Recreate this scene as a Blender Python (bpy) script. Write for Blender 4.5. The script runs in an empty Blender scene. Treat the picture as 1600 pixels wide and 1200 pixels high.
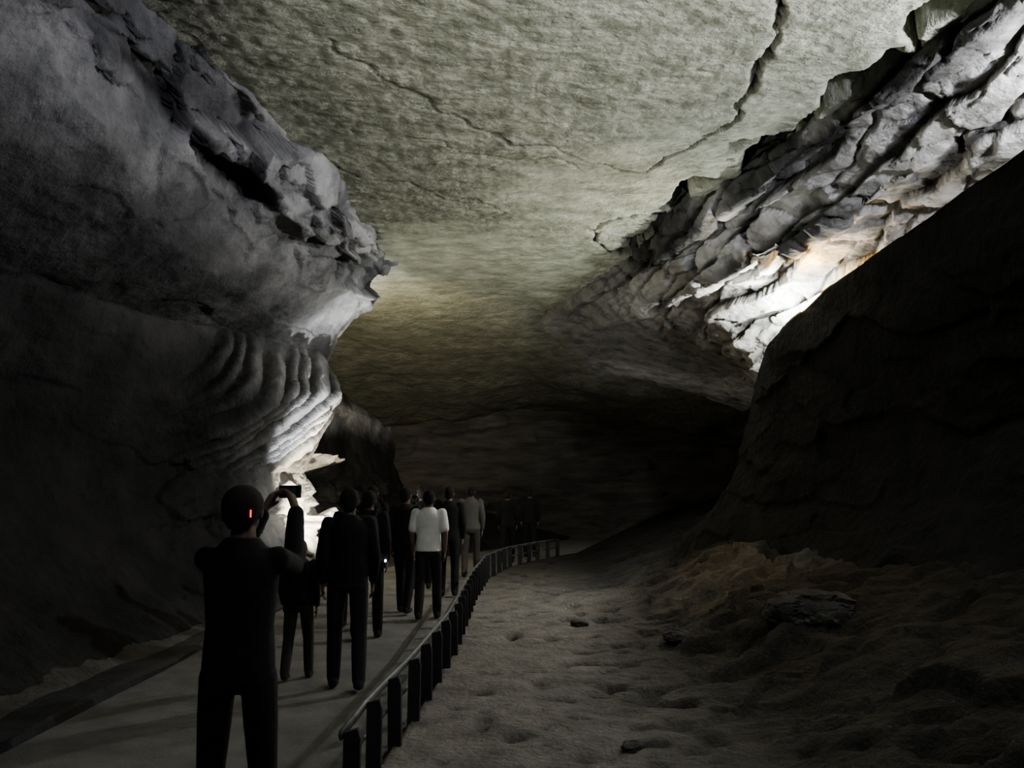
import bpy, math, random
import numpy as np
from mathutils import Vector
random.seed(3); rng=np.random.RandomState(5)
SC=bpy.context.scene; COL=SC.collection
F=1400.0; TH=math.radians(6.7); CZ=1.7; ST,CT=math.sin(TH),math.cos(TH)
# ---- camera
cam=bpy.data.cameras.new('camera'); co=bpy.data.objects.new('camera',cam); COL.objects.link(co)
co.location=(0,0,CZ); co.rotation_euler=(math.pi/2+TH,0,0); cam.sensor_width=36; cam.lens=36*F/1600
cam.clip_end=200; SC.camera=co
def PZ(px,py,Z):          # measuring aid: where a sight line meets a level
    u=(px-800)/F; v=(600-py)/F; dz=ST+v*CT; t=(Z-CZ)/dz
    return (u*t,(CT-v*ST)*t)
# ---- noise
def hsh(ix,iy,iz,s):
    h=(ix.astype(np.int64)*73856093)^(iy.astype(np.int64)*19349663)^(iz.astype(np.int64)*83492791)^(s*2654435761)
    h&=0xffffffff; h=((h>>16)^h)*0x45d9f3b & 0xffffffff; h=((h>>16)^h)*0x45d9f3b & 0xffffffff; h=(h>>16)^h
    return (h&0xffffff)/float(0xffffff)
def vn(x,y,z,s=0):
    x,y,z=np.broadcast_arrays(x,y,z)
    fx,fy,fz=np.floor(x),np.floor(y),np.floor(z); a,b,c=x-fx,y-fy,z-fz
    a,b,c=[q*q*(3-2*q) for q in (a,b,c)]; r=0
    for i in (0,1):
        for j in (0,1):
            for k in (0,1):
                r=r+hsh(fx+i,fy+j,fz+k,s)*(a if i else 1-a)*(b if j else 1-b)*(c if k else 1-c)
    return r*2-1
def fbm(x,y,z,o=4,s=0):
    r=0; am=1; t=0
    for i in range(o):
        r=r+am*vn(x*2**i,y*2**i,z*2**i,s+i); t+=am; am*=.5
    return r/t
def ridge(x,y,z,o=3,s=0):
    r=0; am=1; t=0
    for i in range(o):
        r=r+am*(1-2*np.abs(vn(x*2**i,y*2**i,z*2**i,s+i))); t+=am; am*=.5
    return r/t
def cells(x,y,z,s=0):     # blocky fracture: value and tilt of the nearest cell
    fx,fy,fz=np.floor(x),np.floor(y),np.floor(z); best=np.full(x.shape,1e9); val=np.zeros(x.shape); sec=np.full(x.shape,1e9)
    for i in (-1,0,1):
        for j in (-1,0,1):
            for k in (-1,0,1):
                cx,cy,cz=fx+i,fy+j,fz+k
                dx,dy,dz=cx+hsh(cx,cy,cz,s)-x,cy+hsh(cx,cy,cz,s+1)-y,cz+hsh(cx,cy,cz,s+2)-z
                d=dx*dx+dy*dy+dz*dz
                v=hsh(cx,cy,cz,s+3)*2-1+.8*dy*(hsh(cx,cy,cz,s+4)-.5)+1.2*dz*(hsh(cx,cy,cz,s+5)-.5)
                m=d<best; sec=np.where(m,best,np.minimum(sec,d)); best=np.where(m,d,best); val=np.where(m,v,val)
    return val, np.sqrt(sec)-np.sqrt(best)
def sg(x): return 1/(1+np.exp(-np.clip(x,-40,40)))
# ---- materials
def mat(name,c1,c2,scale=2.0,bump=.03,bscale=8,rough=.9,stretch=(1,1,1),spec=.2,c3=None,tone=False):
    m=bpy.data.materials.new(name); m.use_nodes=True; N=m.node_tree.nodes; L=m.node_tree.links
    b=N['Principled BSDF']; b.inputs['Roughness'].default_value=rough; b.inputs['Specular IOR Level'].default_value=spec
    tc=N.new('ShaderNodeTexCoord'); mp=N.new('ShaderNodeMapping'); mp.inputs['Scale'].default_value=stretch
    L.new(tc.outputs['Object'],mp.inputs['Vector'])
    n=N.new('ShaderNodeTexNoise'); n.inputs['Scale'].default_value=scale; n.inputs['Detail'].default_value=8; n.inputs['Roughness'].default_value=.62
    L.new(mp.outputs[0],n.inputs['Vector'])
    r=N.new('ShaderNodeValToRGB'); r.color_ramp.elements[0].position=.35; r.color_ramp.elements[1].position=.68
    r.color_ramp.elements[0].color=(*c1,1); r.color_ramp.elements[1].color=(*c2,1)
    if c3:
        e=r.color_ramp.elements.new(.52); e.color=(*c3,1)
    L.new(n.outputs['Fac'],r.inputs['Fac']); out=r.outputs['Color']
    if tone:     # light and shade painted into the rock colour, stored on the mesh
        a=N.new('ShaderNodeAttribute'); a.attribute_name='painted_shade'; vm=N.new('ShaderNodeVectorMath'); vm.operation='SCALE'
        L.new(out,vm.inputs[0]); L.new(a.outputs['Fac'],vm.inputs['Scale']); out=vm.outputs[0]
    L.new(out,b.inputs['Base Color'])
    if bump:
        n2=N.new('ShaderNodeTexNoise'); n2.inputs['Scale'].default_value=bscale; n2.inputs['Detail'].default_value=7; n2.inputs['Roughness'].default_value=.6
        L.new(mp.outputs[0],n2.inputs['Vector'])
        bp=N.new('ShaderNodeBump'); bp.inputs['Strength'].default_value=1; bp.inputs['Distance'].default_value=bump
        L.new(n2.outputs['Fac'],bp.inputs['Height']); L.new(bp.outputs[0],b.inputs['Normal'])
    return m
M={}
M['ceiling']=mat('limestone_ceiling',(.23,.24,.17),(.54,.54,.42),2.2,.14,6.5,stretch=(1,1.35,1),c3=(.385,.395,.295),tone=True)
M['left']=mat('limestone_left',(.10,.10,.10),(.44,.43,.42),1.1,.06,7,c3=(.25,.25,.25),tone=True)
M['right']=mat('limestone_right',(.15,.145,.13),(.58,.57,.54),1.8,.06,7,c3=(.40,.39,.36),tone=True)
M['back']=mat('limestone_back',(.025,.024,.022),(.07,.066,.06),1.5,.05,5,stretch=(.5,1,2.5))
M['sand']=mat('cave_sand',(.18,.17,.15),(.36,.34,.30),3,.06,16,tone=True)
M['path']=mat('path_concrete',(.10,.10,.095),(.17,.167,.155),2.5,.01,40)
M['kerb']=mat('kerb_stone',(.015,.015,.017),(.035,.035,.037),4,.02,20)
M['drock']=mat('dark_fallen_rock',(.03,.03,.028),(.09,.085,.08),3,.04,10)
M['rail']=mat('dark_rail_metal',(.05,.05,.05),(.12,.12,.12),8,.004,40,rough=.5,spec=.5)
M['post']=mat('dark_post',(.010,.010,.012),(.025,.025,.027),8,.004,40,rough=.7)
def cloth(n,c,s=60): return mat(n,tuple(v*.75 for v in c),c,6,.004,s)
def emis(name,c,s):
    m=bpy.data.materials.new(name); m.use_nodes=True; b=m.node_tree.nodes['Principled BSDF']
    b.inputs['Base Color'].default_value=(*c,1); b.inputs['Emission Color'].default_value=(*c,1); b.inputs['Emission Strength'].default_value=s; return m
M['skin']=cloth('skin',(.15,.10,.08)); M['hair']=cloth('dark_hair',(.012,.010,.009)); M['brownhair']=cloth('brown_hair',(.10,.06,.03))
M['eye']=cloth('eye',(.6,.6,.6)); M['shoe']=cloth('shoe',(.02,.02,.02)); M['plastic']=cloth('black_plastic',(.02,.02,.02))
M['red']=emis('red_glow',(1,.03,.05),3); M['blue']=emis('blue_white_glow',(.6,.8,1),14); M['lamp']=emis('lamp_glow',(1,.97,.85),25)
# ---- mesh helpers
def link(name,me,m=None,parent=None,smooth=True):
    o=bpy.data.objects.new(name,me); COL.objects.link(o)
    if m: me.materials.clear(); me.materials.append(m)
    if smooth: me.polygons.foreach_set('use_smooth',[True]*len(me.polygons))
    if parent: o.parent=parent
    return o
def grid(name,P,m,flip=False,kind='structure',smooth=True,tone=None):
    nu,nv,_=P.shape; me=bpy.data.meshes.new(name)
    i=np.arange(nu*nv).reshape(nu,nv); q=np.stack([i[:-1,:-1],i[1:,:-1],i[1:,1:],i[:-1,1:]],-1).reshape(-1,4)
    if flip: q=q[:,::-1]
    me.from_pydata(P.reshape(-1,3).tolist(),[],q.tolist()); me.update()
    if tone is not None:
        a=me.attributes.new('painted_shade','FLOAT','POINT'); a.data.foreach_set('value',np.ascontiguousarray(tone,dtype=np.float32).ravel())
    o=link(name,me,m,None,smooth); o['kind']=kind; return o
def gnormal(P):
    du=np.gradient(P,axis=0); dv=np.gradient(P,axis=1); n=np.cross(du,dv); return n/(np.linalg.norm(n,axis=2,keepdims=True)+1e-9)
def sm1(a,k,axis):
    ker=np.exp(-np.linspace(-2,2,2*k+1)**2); ker/=ker.sum()
    pad=[(0,0)]*a.ndim; pad[axis]=(k,k); b=np.pad(a,pad,mode='edge')
    return np.apply_along_axis(lambda v:np.convolve(v,ker,'valid'),axis,b)
def loft(stations,ys,nt,ks=5,kt=2,w=None):
    Ys=[s[0] for s in stations]; A=np.array([s[1] for s in stations],float)
    K=A.shape[1]; seg=np.linalg.norm(np.diff(A,axis=1),axis=2).mean(0)
    if w is not None: seg=seg*np.array(w)
    cu=np.concatenate([[0],np.cumsum(seg)]); cu/=cu[-1]; t=np.linspace(0,1,nt)
    C=np.zeros((len(ys),K,2))
    for k in range(K):
        for c in (0,1): C[:,k,c]=np.interp(ys,Ys,A[:,k,c])
    C=sm1(C,ks,0); P=np.zeros((len(ys),nt,3))
    for i in range(len(ys)):
        P[i,:,0]=np.interp(t,cu,C[i,:,0]); P[i,:,2]=np.interp(t,cu,C[i,:,1]); P[i,:,1]=ys[i]
    P=sm1(P,kt,1); P[:,:,1]=ys[:,None]
    return P,t,cu
ys=np.concatenate([np.arange(-2.5,5,.2),np.arange(5,19,.04),np.arange(19,33.5,.12)])
# ================= LEFT WALL
LW=[(-3,[(-3.0,6.9),(-3.0,5.95),(-3.5,5.4),(-4.3,4.6),(-5.3,4.0),(-6.0,2.9),(-5.8,2.0),(-5.2,1.1),(-4.5,.45),(-3.45,-.2)]),
 (7,[(-2.95,6.9),(-2.95,5.95),(-3.35,5.4),(-4.15,4.6),(-5.2,4.0),(-6.0,2.9),(-5.8,2.0),(-5.1,1.1),(-4.5,.45),(-3.45,-.2)]),
 (10,[(-2.8,6.9),(-2.8,5.95),(-3.45,5.4),(-4.0,4.6),(-5.1,4.0),(-5.8,2.9),(-5.6,2.0),(-5.0,1.1),(-4.4,.45),(-3.45,-.2)]),
 (12.0,[(-2.55,6.9),(-2.55,5.95),(-3.1,5.4),(-3.9,4.5),(-4.9,4.05),(-4.9,2.9),(-5.1,2.0),(-4.8,1.1),(-4.3,.45),(-3.45,-.2)]),
 (13.6,[(-2.45,6.9),(-2.45,5.95),(-2.9,5.4),(-3.8,4.5),(-4.35,4.15),(-3.95,3.1),(-4.6,2.0),(-4.4,1.1),(-4.1,.45),(-3.45,-.2)]),
 (16.2,[(-2.25,6.9),(-2.25,5.95),(-2.65,5.35),(-3.40,4.55),(-3.60,4.2),(-3.20,3.45),(-4.1,2.0),(-3.60,1.3),(-3.6,.5),(-3.45,-.2)]),
 (17.2,[(-2.4,6.9),(-2.4,5.95),(-2.8,5.3),(-3.4,4.5),(-3.6,4.1),(-3.35,3.4),(-4.0,2.0),(-3.50,1.15),(-3.6,.5),(-3.5,-.2)]),
 (18.3,[(-3.6,6.9),(-3.8,5.95),(-4.2,5.3),(-4.7,4.5),(-5.0,4.0),(-5.2,3.4),(-5.2,2.1),(-4.8,1.1),(-4.5,.5),(-3.7,-.2)]),
 (21,[(-4.8,6.9),(-5.0,5.95),(-5.3,5.3),(-5.6,4.6),(-5.5,4.0),(-5.5,3.4),(-5.3,2.4),(-5.0,1.3),(-4.5,.5),(-3.7,-.2)]),
 (25,[(-5.2,6.9),(-5.4,5.9),(-5.5,5.3),(-5.5,4.6),(-5.2,4.0),(-5.2,3.3),(-4.9,2.4),(-4.6,1.3),(-4.2,.5),(-3.0,-.2)]),
 (33,[(-4.2,6.9),(-4.4,5.4),(-4.5,5.0),(-4.4,4.5),(-3.9,3.8),(-3.9,3.0),(-3.8,2.4),(-3.5,1.3),(-3.2,.5),(-1.0,-.2)])]
P,t,cu=loft(LW,ys,310,5,2)
n=gnormal(P)
X,Y,Z=P[...,0],P[...,1],P[...,2]
WX=X+.25*fbm(X*1.5,Y*1.5,Z*1.5,4,201); WY=Y+.4*fbm(X*1.2+7,Y*1.2,Z*1.2,4,205); WZ=Z+.15*fbm(X*1.5,Y*1.5+5,Z*1.5,4,209)
band=np.exp(-((t[None,:]-(cu[1]+cu[2])/2)/((cu[2]-cu[1])*.68))**2)*np.ones_like(X)
cv,ce=cells(WX*1.2,WY*.6,WZ*2.2,11); cv2,ce2=cells(WX*3,WY*1.5,WZ*4.5,19)
big=fbm(X*.4,Y*.3,Z*.4,2,1); med=fbm(X*1.3,Y*.8,Z*1.3,4,7)
bul=np.exp(-((Y-14.9)/2.2)**6)*np.exp(-((Z-3.1)/1.05)**6)
ph=(Z*.66-Y*.84+.26*fbm(X*.8,Y*.8,Z*.8,4,44)-.26*(Z-3.8)**2)*2.5; ph=ph+.32*np.sin(ph*1.7)
tri=1-np.abs((ph%1)*2-1); flute=np.clip(tri*1.6,0,1)**.7-.5
fa_=.9+.5*fbm(Y*.9,Z*.9,X*0,2,47)
low=sg((1.9-Z)*5)
knob=np.exp(-((Y-21.2)/.9)**4-((Z-2.15)/.24)**4)
d=.12*big*(1-bul)+.06*med+band*(.36*cv+.15*cv2)+.02*cv*(1-band)*(1-bul)+bul*(.28*flute*fa_+.025*cv2)+low*(.20*cv+.10*cv2)*sg((Y-13)*2)+.035*ridge(X*2.5,Y*2,Z*2.5,3,66)+(.95+.3*cv2)*knob
mask=np.clip((6.6-Z)/.3,0,1)
side=np.sign((n[...,0]).mean()); P=P+n*side*(d*mask)[...,None]
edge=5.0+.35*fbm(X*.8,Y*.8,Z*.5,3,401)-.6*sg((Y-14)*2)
tone=.045+1.05*sg((Z-edge)*2.8); far=sg((Y-12.4)*2.2); grad=np.clip((Y-12.4)/3.2,0,1); tone=np.maximum(tone,far*bul*(.04+1.25*np.clip(tri*1.25,0,1)**1.8*grad**1.3)); tone=np.maximum(tone,far*low*sg((Y-15)*3)*1.6)  # shade below the lip, lit ribs and low glow painted into the tone
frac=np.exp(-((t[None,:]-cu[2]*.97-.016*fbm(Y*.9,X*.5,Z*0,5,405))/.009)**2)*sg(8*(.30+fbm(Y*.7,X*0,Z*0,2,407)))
tone=tone*(1-.88*frac)*(1-.8*band*sg((.0-cv)*6)); tone=tone*(1-.7*band*np.clip(1-ce/.09,0,1)); tone=np.where(Y>18.2,.06+1.3*np.exp(-((Z-3.9-.3*fbm(X,Y,Z*2,3,71))/.4)**2)*sg((Y-19)*2)+1.0*knob,tone)  # crevice shade and the lit far ledge painted into the tone
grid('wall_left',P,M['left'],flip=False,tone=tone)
# ================= RIGHT WALL   (ceiling x, face edge, deep back, shelf, lip, under, mid, low, toe, end)
R0=[(-3,4.6,(5.8,5.5),(6.9,5.2),(6.9,4.7),(5.0,4.95),(5.6,3.8),(6.2,2.5),(5.9,1.6),(5.0,1.0),(3.6,-.3)),
 (7.5,4.19,(5.3,5.45),(6.6,5.2),(6.6,4.6),(4.85,4.93),(5.2,3.8),(5.5,2.5),(5.2,1.6),(4.6,1.0),(3.5,-.3)),
 (8.5,3.98,(5.1,5.4),(6.4,5.15),(6.4,4.6),(4.7,4.82),(5.0,3.8),(5.3,2.5),(5.0,1.6),(4.5,1.0),(3.5,-.3)),
 (10.1,3.6,(4.8,5.3),(6.0,5.1),(6.0,4.5),(4.55,4.68),(4.7,3.7),(4.9,2.5),(4.7,1.6),(4.3,1.0),(3.4,-.3)),
 (12.2,3.07,(4.2,5.3),(5.5,5.05),(5.5,4.3),(4.34,4.45),(4.4,3.5),(4.5,2.4),(4.4,1.6),(4.1,1.0),(3.4,-.3)),
 (14,2.65,(3.6,5.2),(5.0,4.8),(5.0,4.0),(4.05,3.97),(4.1,3.1),(4.1,2.3),(3.95,1.5),(3.7,.9),(3.2,-.3)),
 (16,2.2,(3.1,5.15),(4.0,4.5),(4.4,3.7),(4.25,3.3),(4.15,2.8),(4.0,2.2),(3.7,1.5),(3.3,.9),(2.7,-.3)),
 (18,1.75,(2.8,5.25),(3.9,4.75),(4.9,4.1),(5.1,3.5),(4.8,2.8),(4.5,2.1),(4.0,1.4),(3.4,.8),(2.7,-.3)),
 (22,.75,(2.0,5.55),(3.6,5.05),(5.4,4.55),(6.6,4.0),(6.4,3.2),(6.0,2.2),(5.4,1.4),(4.6,.8),(3.8,-.3)),
 (27,-.8,(.8,5.4),(3.2,5.05),(5.6,4.65),(7.4,4.1),(7.4,3.2),(7.2,2.1),(6.8,1.4),(6.0,.8),(5,-.3)),
 (34,-2,(.0,5.2),(3.0,4.9),(5.6,4.6),(8.3,4.1),(9,3.2),(9,2.1),(8.5,1.4),(7,.8),(6,-.3))]
RW=[]
for s in R0:
    y,x,c=s[0],s[1],s[2]; k=float(np.interp(y,[8,11,13,17,20],[.35,.6,1,1,.2])); k2=float(np.interp(y,[9,12,14,17,20],[0,1,1,.6,.1]))
    RW.append((y,[(x,6.9),(x,6.0),(x+.12,6-.12-.2*k),(x+.45,6-.16),(c[0]-.35,c[1]+.22),(c[0]-.15,c[1]+.1-.25*k2),(c[0]+.2,c[1]+.08*k2)]+list(s[3:])))
P,t,cu=loft(RW,ys,400,4,1,[1,1.5,1.5,1.5,1.5,1.5,1.2,.6,.8,1,1,.7,.7,.7])
n=gnormal(P); X,Y,Z=P[...,0],P[...,1],P[...,2]
WX=X+.30*fbm(X*1.3,Y*1.0,Z*1.5,4,301); WY=Y+.55*fbm(X*1.1+7,Y*.9,Z*1.2,4,305); WZ=Z+.14*fbm(X*1.5,Y*1.2+5,Z*1.5,4,309)
up=(sg(-(t-cu[8])*60))[None,:]*np.ones_like(X)
lip=np.exp(-((t[None,:]-cu[9])/.04)**2)
rim=sg((cu[3]+.006-t[None,:])*90)*np.ones_like(X)
cv,ce=cells(WX*.9,WY*.55,WZ*1.7,51); cv2,ce2=cells(WX*2.4,WY*1.5,WZ*4.5,59)
big=fbm(X*.5,Y*.4,Z*.6,3,3)
farm=np.clip((Y-15.8)/4,0,1); nearm=sg((10.2-Y)*1.5)
q=(WZ-.34*WX+.07*WY)*1.9+.45*fbm(X*.6,Y*.5,Z*.6,3,333); saw=q%1; layer=np.clip(saw*1.15,0,1)-.5
am=1-.35*nearm
d=.08*big+.04*fbm(X*1.4,Y*.9,Z*2,4,9)+up*am*(.13*cv*(1-.5*rim)+.055*cv2+.17*layer*(1-.6*rim))*(1-.85*farm)+(1-up)*(.05*cv+.015*cv2)*(1-.7*lip)+up*.03*ridge(X*4,Y*3,Z*5,3,68)
crk=np.clip(1-ce/.06,0,1); crk2=np.clip(1-ce2/.05,0,1); d=d-up*.12*crk*(1-farm); d=d-up*.02*crk2*(1-farm)
mask=np.clip((6.7-Z)/.3,0,1)
side=-1 if n[...,0].mean()>0 else 1
P=P+n*side*(d*mask)[...,None]
tone=np.where(t[None,:]>cu[9]-.012,.028,1.0)*np.ones_like(X); tone=sm1(tone,2,1)  # shade below the lip painted into the tone
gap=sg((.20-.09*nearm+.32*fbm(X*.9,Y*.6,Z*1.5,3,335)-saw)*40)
tone=tone*(1-.65*crk*up*(1-farm))*(1-.25*crk2*up*(1-farm))*(1-.65*farm*up)*(1-.93*up*gap*(1-farm))*(1+.25*nearm*up)  # crevice shade, far fade and near brightness painted in
tone=tone*(1-.9*rim*sg(9*(.42-.2*nearm+fbm(X*1.0,Y*.7,Z,3,411)))*(1-farm))  # shade along the ceiling crevice painted in
tone=tone*(1-.9*np.exp(-((t[None,:]-cu[5]+.2*(cu[5]-cu[4])+.012*fbm(Y*1.2,X,Z,4,413))/((cu[5]-cu[4])*.42))**4)*np.exp(-((Y-12.6)/2.0)**4))  # shaded face of the second rib painted in
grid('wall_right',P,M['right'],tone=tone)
# ================= CEILING
xs=np.concatenate([np.arange(-7,-3.5,.1),np.arange(-3.5,4.6,.028),np.arange(4.6,8.4,.1)]); yc=np.concatenate([np.arange(-2.5,6.6,.25),np.arange(6.6,17,.03),np.arange(17,22,.06),np.arange(22,34,.15)])
X,Y=np.meshgrid(xs,yc,indexing='ij')
Zc=6.0+.06*fbm(X*.4,Y*.3,X*0,3,71)+.020*fbm(X*2.6,Y*3.6,X*0,3,77)+.018*ridge(X*5,Y*7.5,X*0,2,79)
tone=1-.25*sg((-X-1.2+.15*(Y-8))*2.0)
def seglines(pts,w,dep,wob=.06,fr=1.5,px=True,dark=.6,vary=.6):
    global Zc,tone
    pw=[PZ(a,b,6.0) for a,b in pts] if px else pts
    XX=X+wob*fbm(X*fr,Y*fr,X*0,3,81); YY=Y+wob*fbm(X*fr,Y*fr,X*0+9,3,83)
    dm=np.full(X.shape,9.)
    for (ax,ay),(bx,by) in zip(pw[:-1],pw[1:]):
        vx,vy=bx-ax,by-ay; tt=np.clip(((XX-ax)*vx+(YY-ay)*vy)/(vx*vx+vy*vy+1e-9),0,1)
        dm=np.minimum(dm,np.hypot(XX-ax-tt*vx,YY-ay-tt*vy))
    ww=w*(1+vary*fbm(X*2,Y*2,X*0,3,87)); g=np.exp(-(dm/ww)**4)
    Zc=Zc+dep*g; tone=tone*(1-dark*g)  # groove cut upwards, its shade also painted into the tone
seglines([(1230,-60),(1222,0),(1210,60),(1182,105),(1168,150),(1145,190),(1100,218)],.024,.10,.10,3.0,dark=.97,vary=.7)
seglines([(1100,218),(1040,245),(1000,272)],.024,.06,.2,2.0,dark=.85)
seglines([(1000,272),(900,250),(800,220),(700,180),(600,130),(500,60)],.026,.03,.25,2,dark=.55)
seglines([(925,362),(960,345),(1040,335),(1110,320)],.045,.2,.25,2.5,dark=.9)
seglines([(925,362),(935,380),(950,395)],.04,.2,.2,2.5,dark=.9)
seglines([(640,215),(700,240),(800,250),(900,270)],.03,.03,.4,2,dark=.35)
seglines([(460,235),(560,270),(680,300),(800,340)],.03,.03,.4,2,dark=.35)
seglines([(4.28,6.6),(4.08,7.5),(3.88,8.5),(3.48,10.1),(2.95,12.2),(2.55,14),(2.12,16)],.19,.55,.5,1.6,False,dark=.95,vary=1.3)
yst=21.0+1.2*fbm(X*.9,X*0,X*0,4,91)-.1*np.abs(X+.3)
tone=tone*(1-.62*sg((Y-yst)*1.4))*(1-.4*sg((Y-25)*.8))*(1+.25*fbm(X*.8,Y*1.1,X*0,3,97)*sg(Y-18))  # light falloff over the far roof painted into the tone
Zc=Zc-np.clip((Y-21)/9,0,1)**1.15*1.5-np.clip((Y-24)/6,0,1)*(.30*np.abs(X-.5)*.5+.35*fbm(X*.5,Y*.3,X*0,3,93))+.10*ridge(X*.6,Y*1.2,X*0,3,95)*sg(Y-21)
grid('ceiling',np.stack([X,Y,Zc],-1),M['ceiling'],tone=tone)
# ================= FLOOR
def railx(y): return np.interp(y,[0,5.74,7,9.6,14,17.5,20,22,24,27,33],[-1.0,-.86,-.76,-.64,-.62,-.5,-.1,.6,1.5,3,6.2])
def pathl(y): return np.interp(y,[0,16,18,20,22,24,27,33],[-3.3,-3.3,-3.15,-2.7,-2.1,-1.3,0,3])
def floorz(X,Y):
    s=np.clip(X-railx(Y)-.1,0,20); z=.05*fbm(X*1.2,Y*1.2,X*0,3,101)*np.clip(s*2,0,1)+.022*fbm(X*5,Y*5,X*0,3,151)*np.clip(s*2,0,1)
    z=z-.08*np.clip(vn(X*4.4,Y*4.4,X*0,141)-.38,0,1)*np.clip(s*2,0,1)*2
    r=np.clip((s-1.9+.5*fbm(X*.7,Y*.7,X*0,2,143))/1.0,0,1)
    z=z+.12*np.clip((s-1.3)/2,0,1)+np.clip(X-1.7,0,9)*.27
    c1,_=cells(X*1.3+.4*vn(X*2,Y*2,X*0,147),Y*1.3,X*0,107); c2,_=cells(X*3.4,Y*3.4,X*0,109)
    z=z+r*(.07*c1+.045*c2+.14*fbm(X*1.0,Y*1.0,X*0,4,103))
    m=np.exp(-((X-3.8)/1.8)**2-((Y-12.4)/2.6)**2); z=z+.20*m+m*(.06*c1+.05*c2)
    l=np.clip(pathl(Y)-.15-X,0,9); z=z+l*.28+.08*fbm(X*1.5,Y*1.5,X*0,4,111)*np.clip(l*2,0,1)
    z=np.where((X<railx(Y)+.02)&(X>pathl(Y)-.1),-.06,z)
    return z
xs=np.arange(-7,8,.045); yf=np.concatenate([np.arange(-2.5,4,.25),np.arange(4,18,.045),np.arange(18,34,.15)])
X,Y=np.meshgrid(xs,yf,indexing='ij')
tn=.75-.65*sg((X-1.05+.012*(6-Y)+.5*fbm(X*.8,Y*.5,X*0,3,421))*3.0); tn=np.maximum(tn,.52*np.exp(-((X-3.2)/1.5)**4-((Y-12.2)/1.8)**4)*(.8+.6*fbm(X,Y,X*0,3,423)))  # right bank in shade and its lighter mound painted into the sand
pit=np.clip(vn(X*4.4,Y*4.4,X*0,141)-.38,0,1)*2; tn=tn*(1-.6*np.clip(pit,0,1)); tn=np.where(X<pathl(Y)-.2,.35,tn); tn=tn*(1-.8*sg((Y-17)*.8))  # shade in pits, on the left bank and far floor painted in
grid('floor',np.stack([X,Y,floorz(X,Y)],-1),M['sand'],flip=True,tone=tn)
def fz(x,y): return float(floorz(np.array([[x]],float),np.array([[y]],float))[0,0])
ypp=np.arange(-2.5,33,.3); w=np.linspace(0,1,16)
Pp=np.zeros((len(ypp),16,3)); Pp[...,1]=ypp[:,None]
Pp[...,0]=pathl(ypp)[:,None]+(railx(ypp)-pathl(ypp))[:,None]*w
Pp[...,2]=0; grid('path',Pp,M['path'],flip=False)
yk=np.arange(-2,19,.25); kp=[(0,-.1),(0,.04),(-.05,.06),(-.42,.06),(-.50,.04),(-.50,-.1),(0,-.1)]
Pk=np.zeros((len(yk),7,3))
for j,(a,b) in enumerate(kp):
    Pk[:,j,0]=pathl(yk)+a+.04*vn(yk*.8,yk*0,yk*0+j,5); Pk[:,j,1]=yk; Pk[:,j,2]=b+.015*vn(yk*1.1,yk*0,yk*0,6)*(b>0)
grid('trim_left',Pk,M['kerb'],smooth=False)
X,Z=np.meshgrid(np.arange(-7,9.5,.1),np.arange(-.5,7.2,.1),indexing='ij'); Yb=31.5-.06*np.abs(X)**1.3+.5*fbm(X*.4,Z*1.2,X*0,4,121)
cv,_=cells(X*.4,Z*2.2,X*0,127); Yb=Yb+.2*cv
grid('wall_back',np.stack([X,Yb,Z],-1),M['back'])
# ================= generic closed shapes
class MB:
    def __init__(s): s.v=[]; s.f=[]
    def rings(s,R,cap=True):
        b=len(s.v); k=len(R[0])
        for r in R: s.v+= [tuple(p) for p in r]
        for i in range(len(R)-1):
            for j in range(k):
                s.f.append((b+i*k+j,b+i*k+(j+1)%k,b+(i+1)*k+(j+1)%k,b+(i+1)*k+j))
        if cap: s.f.append(tuple(b+j for j in range(k))[::-1]); s.f.append(tuple(b+(len(R)-1)*k+j for j in range(k)))
    def ell(s,c,r,nu=14,nv=10):
        R=[]
        for i in range(1,nv):
            a=math.pi*i/nv-math.pi/2
            R.append([(c[0]+r[0]*math.cos(a)*math.cos(2*math.pi*j/nu),c[1]+r[1]*math.cos(a)*math.sin(2*math.pi*j/nu),c[2]+r[2]*math.sin(a)) for j in range(nu)])
        s.rings(R)
    def limb(s,pts,rad,k=12):
        pts=[Vector(p) for p in pts]
        for p,r in zip(pts,rad): s.ell(p,(r,r,r),12,8)
        for i in range(len(pts)-1):
            a,b=pts[i],pts[i+1]; d=(b-a).normalized(); u=d.orthogonal().normalized(); w=d.cross(u)
            s.rings([[tuple(q+(u*math.cos(2*math.pi*j/k)+w*math.sin(2*math.pi*j/k))*r) for j in range(k)] for q,r in ((a,rad[i]),((a+b)/2,(rad[i]+rad[i+1])/2*1.04),(b,rad[i+1]))])
    def torso(s,R,k=20):
        s.rings([[(cx+rx*math.cos(2*math.pi*j/k),cy+ry*math.sin(2*math.pi*j/k),z) for j in range(k)] for z,cx,cy,rx,ry in R])
    def box(s,x0,x1,y0,y1,z0,z1):
        s.rings([[(x0,y0,z),(x1,y0,z),(x1,y1,z),(x0,y1,z)] for z in (z0,z1)])
    def mesh(s,name='m'):
        me=bpy.data.meshes.new(name); me.from_pydata(s.v,[],s.f); me.update(); return me
    def build(s,name,m,parent=None,smooth=False,bev=0):
        o=link(name,s.mesh(name),m,parent,smooth)
        if bev:
            b=o.modifiers.new('b','BEVEL'); b.width=bev; b.segments=2
        return o
    def fused(s,name,m,parent,vox,it=3):
        o=bpy.data.objects.new('tmp',s.mesh()); COL.objects.link(o)
        r=o.modifiers.new('r','REMESH'); r.mode='VOXEL'; r.voxel_size=vox
        q=o.modifiers.new('s','SMOOTH'); q.iterations=it; q.factor=.6
        dg=bpy.context.evaluated_depsgraph_get(); me=bpy.data.meshes.new_from_object(o.evaluated_get(dg)); me.name=name
        bpy.data.objects.remove(o); return link(name,me,m,parent,True)
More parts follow.
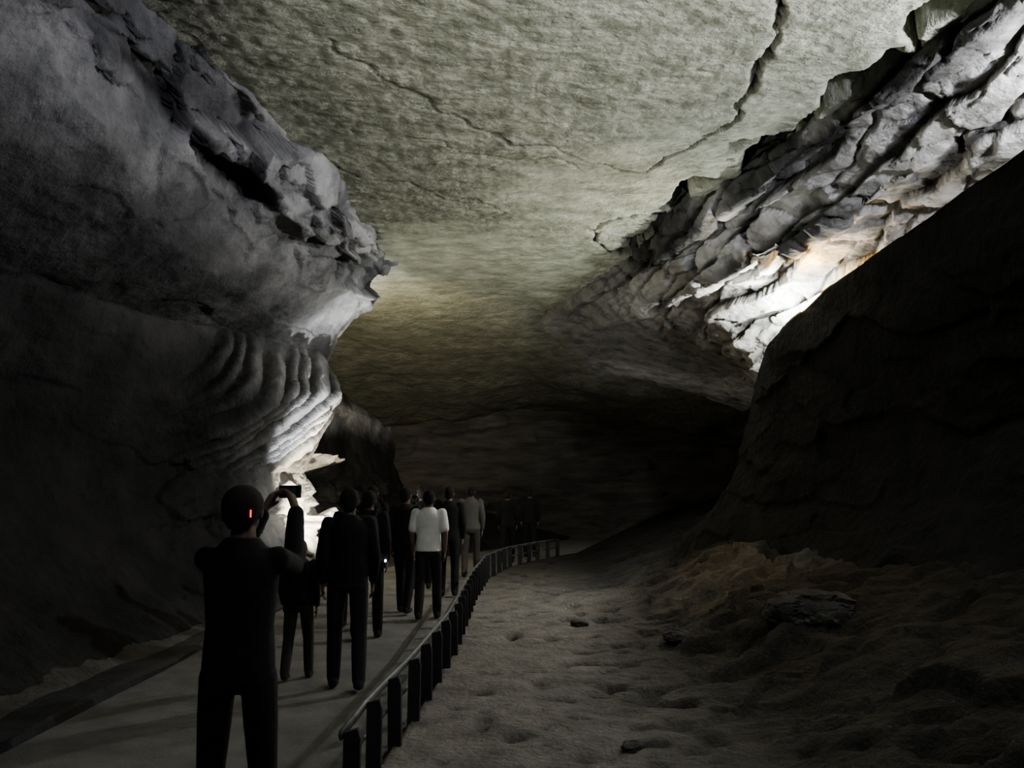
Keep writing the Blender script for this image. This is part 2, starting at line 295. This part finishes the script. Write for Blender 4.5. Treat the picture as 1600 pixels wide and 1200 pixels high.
def empty(name,loc,label,cat,group=None,rz=0):
    o=bpy.data.objects.new(name,None); COL.objects.link(o); o.location=loc; o.rotation_euler=(0,0,rz)
    o.empty_display_size=.1; o['label']=label; o['category']=cat
    if group: o['group']=group
    return o
# ================= people (local frame: facing +Y, right hand +X)
def hand(mb,wr,dirv,palm_n,side,curl=.5,fr=.0085):
    wr=Vector(wr); d=Vector(dirv).normalized(); nn=Vector(palm_n); nn=(nn-d*nn.dot(d)).normalized(); la=d.cross(nn)*side
    for k in (-1.5,-.5,.5,1.5): mb.limb([wr+d*.01+la*k*.010,wr+d*.085+la*k*.020],[.016,.0135],8)
    for k,L in zip((-1.5,-.5,.5,1.5),(.060,.074,.080,.070)):
        p=wr+d*.088+la*k*.020; pts=[p]
        for q in range(3):
            a=curl*(q+.6)*.6; dv=(d*math.cos(a)+nn*math.sin(a)).normalized(); p=p+dv*L*(.42,.33,.25)[q]; pts.append(p)
        mb.limb(pts,[fr*1.05,fr,fr*.95,fr*.85],8)
    b=wr+d*.03+la*.022; mb.limb([b,b+la*.028+d*.028+nn*.008,b+la*.036+d*.058+nn*.02],[.012,.0105,.009],8)
def person(x,y,h,label,rz=0,step=0,topm=None,legm=None,sleeve='long',stout=1.0,arms=None,hairm=None,longhair=False,vox=.011,bag=None,group='visitors walking away along the cave path',spread=0,bighair=0):
    e=empty('person',(x,y,0),label,'person',group,rz); k=h/1.7; e.scale=(k,k,k)
    s=stout; hip={};knee={};ank={}
    for sd in (-1,1):
        q=step*sd
        hip[sd]=(sd*.092,0,.88); knee[sd]=(sd*(.105+spread*.5),.16*q+.02,.49); ank[sd]=(sd*(.11+spread),.27*q-(.05 if q<0 else 0),.10+(.05 if q<0 else 0)*abs(step))
    if arms is None:
        arms={sd:[(sd*.175*s,0,1.405),(sd*(.215*s+.01),-.03-.06*step*sd,1.13),(sd*(.215*s+.0),.07-.10*step*sd,.90)] for sd in (-1,1)}
        hd={sd:((0,.25,-1),(-sd,0,0)) for sd in (-1,1)}
    else: hd=arms['hand']
    b=MB()
    b.torso([(.84,0,0,.11*s,.085),(.90,0,-.005,.148*s,.100),(1.0,0,0,.135*s,.098),(1.1,0,0,.128*s,.093),(1.25,0,0,.150*s,.103),(1.36,0,0,.155*s,.098),(1.43,0,-.005,.12,.075),(1.47,0,0,.058,.056)])
    b.limb([(0,-.01,1.40),(0,.005,1.50)],[.060,.055])
    b.ell((0,.0,1.605),(.076,.094,.096)); b.ell((0,.035,1.555),(.055,.062,.068)); b.ell((0,.06,1.512),(.030,.034,.024))
    b.limb([(0,.092,1.612),(0,.110,1.575)],[.009,.014]); b.ell((-.028,.086,1.628),(.026,.012,.008)); b.ell((.028,.086,1.628),(.026,.012,.008))
    b.ell((0,.092,1.538),(.024,.010,.010))
    for sd in (-1,1): b.ell((sd*.080,-.005,1.590),(.011,.020,.032))
    for sd in (-1,1):
        b.limb([hip[sd],knee[sd],ank[sd]],[.068*s,.050*s,.038])
        a=Vector(ank[sd]); b.limb([a+Vector((0,-.03,-.05)),a+Vector((0,.12,-.062))],[.036,.030])
        A=arms[sd]; b.limb(A,[.048,.038,.027]); hand(b,A[2],hd[sd][0],hd[sd][1],-sd,curl=arms.get('curl',.5) if 'hand' in arms else .5)
    b.fused('body',M['skin'],e,min(vox,.011) if vox>.006 else vox,2)
    for sd in (-1,1):
        m=MB(); m.ell((sd*.030,.087,1.608),(.012,.009,.008)); m.build('eye',M['eye'],e,True)
    t=MB(); t.torso([(.82,0,0,.115*s,.105),(.88,0,-.005,.172*s,.124),(.96,0,0,.165*s,.120),(1.03,0,0,.155*s,.115)])
    for sd in (-1,1):
        a=Vector(ank[sd]); t.limb([hip[sd],knee[sd],a+Vector((0,-.005,-.01))],[.088*s,.068*s,.058])
    t.fused('trousers',legm or C['dark'],e,max(vox,.012),3)
    t=MB(); t.torso([(.90,0,0,.176*s,.132),(.98,0,0,.172*s,.128),(1.10,0,0,.162*s,.122),(1.25,0,0,.176*s,.128),(1.35,0,-.005,.186*s,.120),(1.395,0,-.01,.160*s,.105),(1.44,0,-.01,.110,.085),(1.48,0,-.005,.072,.07)])
    for sd in (-1,1):
        A=[Vector(p) for p in arms[sd]]
        if sleeve=='long': t.limb([A[0],A[1],A[2]-(A[2]-A[1]).normalized()*.02],[.064*s,.054*s,.042])
        else: t.limb([A[0],A[0].lerp(A[1],.75)],[.066*s,.064*s])
    t.fused('jacket' if sleeve=='long' else 'shirt',topm or C['dark'],e,max(vox,.012),3)
    for sd in (-1,1):
        a=Vector(ank[sd]); m=MB(); m.ell(a+Vector((0,.045,-.058)),(.050,.135,.040)); m.ell(a+Vector((0,-.03,-.035)),(.045,.05,.05)); m.fused('shoe',M['shoe'],e,.012,2)
    m=MB(); g=bighair; m.ell((0,-.016,1.618),(.087+g,.098+g,.096)); 
    if longhair: m.torso([(1.36,0,-.085,.06,.03),(1.45,0,-.075,.085,.045),(1.55,0,-.045,.088,.065),(1.62,0,-.03,.085,.08)])
    else: m.torso([(1.515,0,-.050,.045,.045),(1.56,0,-.045,.072+g,.062+g),(1.62,0,-.03,.084+g,.082+g)])
    m.fused('hair',hairm or M['hair'],e,.011,2)
    if bag:
        m=MB(); m.torso([(1.0,0,-.20,.13,.06),(1.05,0,-.21,.15,.09),(1.25,0,-.21,.15,.10),(1.38,0,-.19,.13,.08),(1.42,0,-.17,.09,.04)]); bb=m.fused('backpack',bag,e,.015,3)
        for sd in (-1,1):
            m=MB(); m.limb([(sd*.09,-.13,1.40),(sd*.10,-.03,1.49),(sd*.11,.10,1.42),(sd*.12,.14,1.25)],[.016]*4,8); m.fused('strap',bag,bb,.010,1)
    return e
C={'dark':cloth('black_cloth',(.006,.006,.007)),'navy':cloth('navy_cloth',(.012,.013,.016)),'white':cloth('white_cloth',(.88,.88,.85)),
   'grey':cloth('grey_cloth',(.08,.08,.075)),'char':cloth('charcoal_cloth',(.012,.012,.012)),'olive':cloth('olive_cloth',(.03,.03,.028)),'khaki':cloth('khaki_cloth',(.05,.045,.04))}
# foreground visitor photographing
PX,PY=-1.20,4.05
fa={1:[(.158,0,1.385),(.150,.25,1.335),(.110,.39,1.59)],-1:[(-.158,0,1.385),(-.140,.25,1.33),(-.055,.39,1.58)],
    'hand':{1:((-.30,.22,.6),(-.5,-.1,-.6)),-1:((.30,.22,.6),(.5,-.1,-.6))},'curl':1.2}
p0=person(PX,PY,1.71,'nearest person in black, seen from behind, both arms raised taking a photo',arms=fa,topm=C['dark'],legm=C['dark'],stout=.92,vox=.007,group=None,spread=.022,bighair=.006,rz=-.08)
m=MB(); m.box(-.0025,.0025,-.0025,.0025,-.016,.016); rr=m.build('red_light',M['red'],p0); rr.location=(.066,-.092,1.585)
cm=empty('compact_camera',(PX+.07,PY+.55,1.655),'compact black camera held up by the nearest person','camera')
m=MB(); m.box(-.055,.055,-.013,.013,.0,.065); m.build('camera_body',M['plastic'],cm,bev=.004)
m=MB(); m.rings([[(.012+r*math.cos(2*math.pi*j/20),yy,.032+r*math.sin(2*math.pi*j/20)) for j in range(20)] for yy,r in ((.012,.026),(.03,.026),(.032,.022),(.045,.021))]); m.build('lens',M['plastic'],cm)
m=MB(); m.box(-.045,.028,-.0145,-.013,.01,.055); m.build('screen',cloth('screen_glass',(.05,.06,.07)),cm)
person(-1.93,8.3,1.24,'short dark-clothed walker with light-catching hair, just right of the photographer',step=.5,topm=C['char'],legm=C['olive'],hairm=M['brownhair'],longhair=True)
person(-1.42,7.9,1.70,'dark person with black legs striding between photographer and rail',step=-.35,topm=C['dark'],legm=C['navy'],rz=.15)
person(-1.66,10.5,1.68,'person in black behind the small blue-white light',step=.4,topm=C['dark'],legm=C['dark'],bag=C['dark'])
person(-1.48,12.6,1.72,'dark person immediately left of the white shirt',step=-.5,topm=C['char'],legm=C['navy'],rz=-.3)
person(-1.10,12.0,1.68,'person wearing a bright white short-sleeved shirt and dark trousers',step=.45,topm=C['white'],legm=C['char'],sleeve='short')
person(-1.02,14.6,1.74,'dark-clothed person just right of the white shirt',step=-.4,topm=C['dark'],legm=C['dark'])
person(-.80,17.6,1.76,'person in a dull grey top beside the bend of the rail',step=.4,topm=C['grey'],legm=C['khaki'])
person(-2.1,13.6,1.75,'dark person farther back on the left side of the path',step=.4,topm=C['dark'],legm=C['dark'],vox=.014)
person(-1.75,17.5,1.78,'distant dark person in the middle of the group ahead',step=-.4,topm=C['char'],legm=C['dark'],vox=.014)
person(-2.0,11.3,1.66,'dark person half hidden behind the striding person in black',step=-.4,topm=C['dark'],legm=C['dark'],vox=.014)
person(-1.55,15.6,1.72,'dark person half hidden behind the left neighbour of the white shirt',step=.4,topm=C['dark'],legm=C['dark'],vox=.014)
person(-.10,21.2,1.66,'distant person past the rail bend, nearer of the last two',step=.4,topm=C['dark'],legm=C['dark'],vox=.014)
person(.45,22.9,1.70,'farthest person, rightmost of the group on the curving path',step=-.4,topm=C['dark'],legm=C['dark'],vox=.014)
tl=empty('pocket_torch',(-1.46,10.47,.86),'tiny blue-white light carried at hand height by the walkers','torch',rz=.5)
m=MB(); m.rings([[(r*math.cos(2*math.pi*j/14),r*math.sin(2*math.pi*j/14),z) for j in range(14)] for z,r in ((-.05,.011),(.0,.011),(.012,.016),(.022,.016))]); m.build('torch_body',M['plastic'],tl)
m=MB(); m.ell((0,-.012,.024),(.013,.012,.016)); m.build('torch_bulb',M['blue'],tl,True)
# ================= rail
rl=empty('guard_rail',(0,0,0),'low dark guard rail with flat posts along the right of the path','railing')
yy=4.9; posts=[]
while yy<23.6:
    posts.append((float(railx(yy)),yy)); dx=float(railx(yy+.4)-railx(yy-.4))/.8; yy+=.66/math.sqrt(1+dx*dx)
for i,(x,y) in enumerate(posts):
    dx=float(railx(y+.3)-railx(y-.3)); a=-math.atan2(dx,.6)
    m=MB(); m.rings([[(-.045,-.022,z),(.045,-.022,z),(.045,.022,z),(-.045,.022,z)] for z in (-.08,.40)]+[[(-.045,-.022,.43),(.030,-.022,.45),(.030,.022,.45),(-.045,.022,.43)]])
    o=m.build('post',M['post'],rl,bev=.003); o.location=(x+.04,y,0); o.rotation_euler=(random.uniform(-.015,.015),random.uniform(-.02,.02),a)
for hz,r in ((.415,.015),(.22,.008)):
    m=MB(); R=[]
    for (x,y) in posts: R.append([(x-.02+r*math.cos(2*math.pi*j/8),y,hz+r*2.0*math.sin(2*math.pi*j/8)) for j in range(8)])
    m.rings(R); m.build('rail',M['rail'],rl,True)
# ================= floodlight by the left wall
FLX,FLY=-3.12,14.6
fl=empty('floodlight',(FLX,FLY,0),'small floodlight glowing low at the foot of the left wall','lamp')
m=MB(); m.box(-.09,.09,-.07,.07,.0,.03); m.box(-.02,.02,-.02,.02,.03,.34); m.build('stand',M['plastic'],fl,bev=.004)
m=MB(); m.rings([[(sx*a,-.0+sy*b_,z) for sx,sy in ((-1,-1),(1,-1),(1,1),(-1,1))] for z,a,b_ in ((.33,.06,.04),(.44,.12,.08),(.46,.12,.08))]); m.build('housing',M['plastic'],fl,bev=.004)
m=MB(); m.box(-.10,.10,-.07,.07,.462,.468); m.build('lens',M['lamp'],fl)
# ================= fallen rocks
import bmesh
def rock(x,y,sx,sy,sz,seed,label,name='rock',sink=.6,mt='drock'):
    bm=bmesh.new(); bmesh.ops.create_icosphere(bm,subdivisions=5,radius=1)
    V=np.array([v.co[:] for v in bm.verts]); me=bpy.data.meshes.new(name)
    cvv,_=cells(V[:,0]*1.3+seed,V[:,1]*1.3,V[:,2]*1.3,seed); c2,_=cells(V[:,0]*3+seed,V[:,1]*3,V[:,2]*3,seed+9)
    r=1+.16*cvv+.05*c2+.15*fbm(V[:,0]+seed,V[:,1],V[:,2],3,seed); V=V*r[:,None]; V=np.sign(V)*np.abs(V)**.85
    V=V*np.array([sx,sy,sz])
    for v,c in zip(bm.verts,V): v.co=c
    bm.to_mesh(me); bm.free(); o=link(name,me,M[mt],None,False); z=fz(x,y)
    o.location=(x,y,z+sz*(1-sink)-sz*.25); o.rotation_euler=(0,0,seed*.7)
    o['label']=label; o['category']='rock'; o['group']='fallen rocks on the cave floor'; return o
rock(2.9,8.9,.42,.36,.20,18,'dark boulder nearest the viewer on the right-hand bank','boulder')
for i,(px,py,s,l) in enumerate([(905,975,.12,'dark stone high on the sand beside the rail'),(990,1165,.09,'small dark stone lowest on the near sand'),(1060,1010,.16,'rock where the sand meets dark ground')]):
    a,b=PZ(px,py,.05); rock(a,b,s,s*.8,s*.45,30+i*3,l,'stone',.5)
# ================= light
def light(kind,loc,power,col,r=.06,target=None,ang=90,blend=.6,name='lamp'):
    l=bpy.data.lights.new(name,kind); l.energy=power; l.color=col; l.shadow_soft_size=r
    o=bpy.data.objects.new(name,l); COL.objects.link(o); o.location=loc
    if kind=='SPOT':
        l.spot_size=math.radians(ang); l.spot_blend=blend
        o.rotation_euler=(Vector(target)-Vector(loc)).to_track_quat('-Z','Y').to_euler()
    return o
light('POINT',(5.10,6.8,4.98),900,(.90,.93,1))
light('POINT',(5.3,3.2,4.95),1500,(.76,.77,1))
light('POINT',(4.26,14.0,4.34),850,(.95,1,.99),.05)
light('POINT',(4.32,12.9,4.82),130,(1,.52,.04),.04)  # added small warm light, gives the ledge its yellow patch
light('SPOT',(FLX,FLY,.55),1000,(.97,1,.93),.05,(-.8,17.8,6.0),76,.9)
light('SPOT',(FLX+.2,FLY-.2,.55),1200,(.97,1,.95),.05,(2.3,12.6,6.0),42,.9)  # extra beam added at the floodlight to brighten the roof by the right ledge
light('SPOT',(FLX+.3,FLY-.6,.55),2200,(.96,.97,1),.04,(-3.5,15.7,3.1),44,.7)
light('SPOT',(-2.95,15.2,.8),2500,(1,.86,.60),.05,(-3.6,17.0,1.9),88,.6)
light('SPOT',(1.2,-1.8,1.9),4200,(1,1,.94),.15,(.2,8.2,7.4),38,.9)   # added unseen spot behind the viewer, brightens the roof
light('SPOT',(-.5,-1.2,4.6),75,(1,.98,.94),.4,(-.1,8.5,0),46,1)  # added unseen fill light for the floor
light('SPOT',(-.5,-1.2,4.6),330,(.97,1,.97),.3,(-.8,12.5,.8),12,1)  # added unseen narrow fill for the white shirt and path
light('POINT',(-4.0,20.2,2.9),220,(1,.85,.52),.1)  # added warm light without a fixture, brightens the far left wall
light('POINT',(3.2,25.0,3.4),40,(1,.95,.88),.2)  # added dim fill without a fixture for the far passage
w=bpy.data.worlds.new('world'); SC.world=w; w.use_nodes=True
w.node_tree.nodes['Background'].inputs[0].default_value=(.6,.62,.7,1); w.node_tree.nodes['Background'].inputs[1].default_value=.02
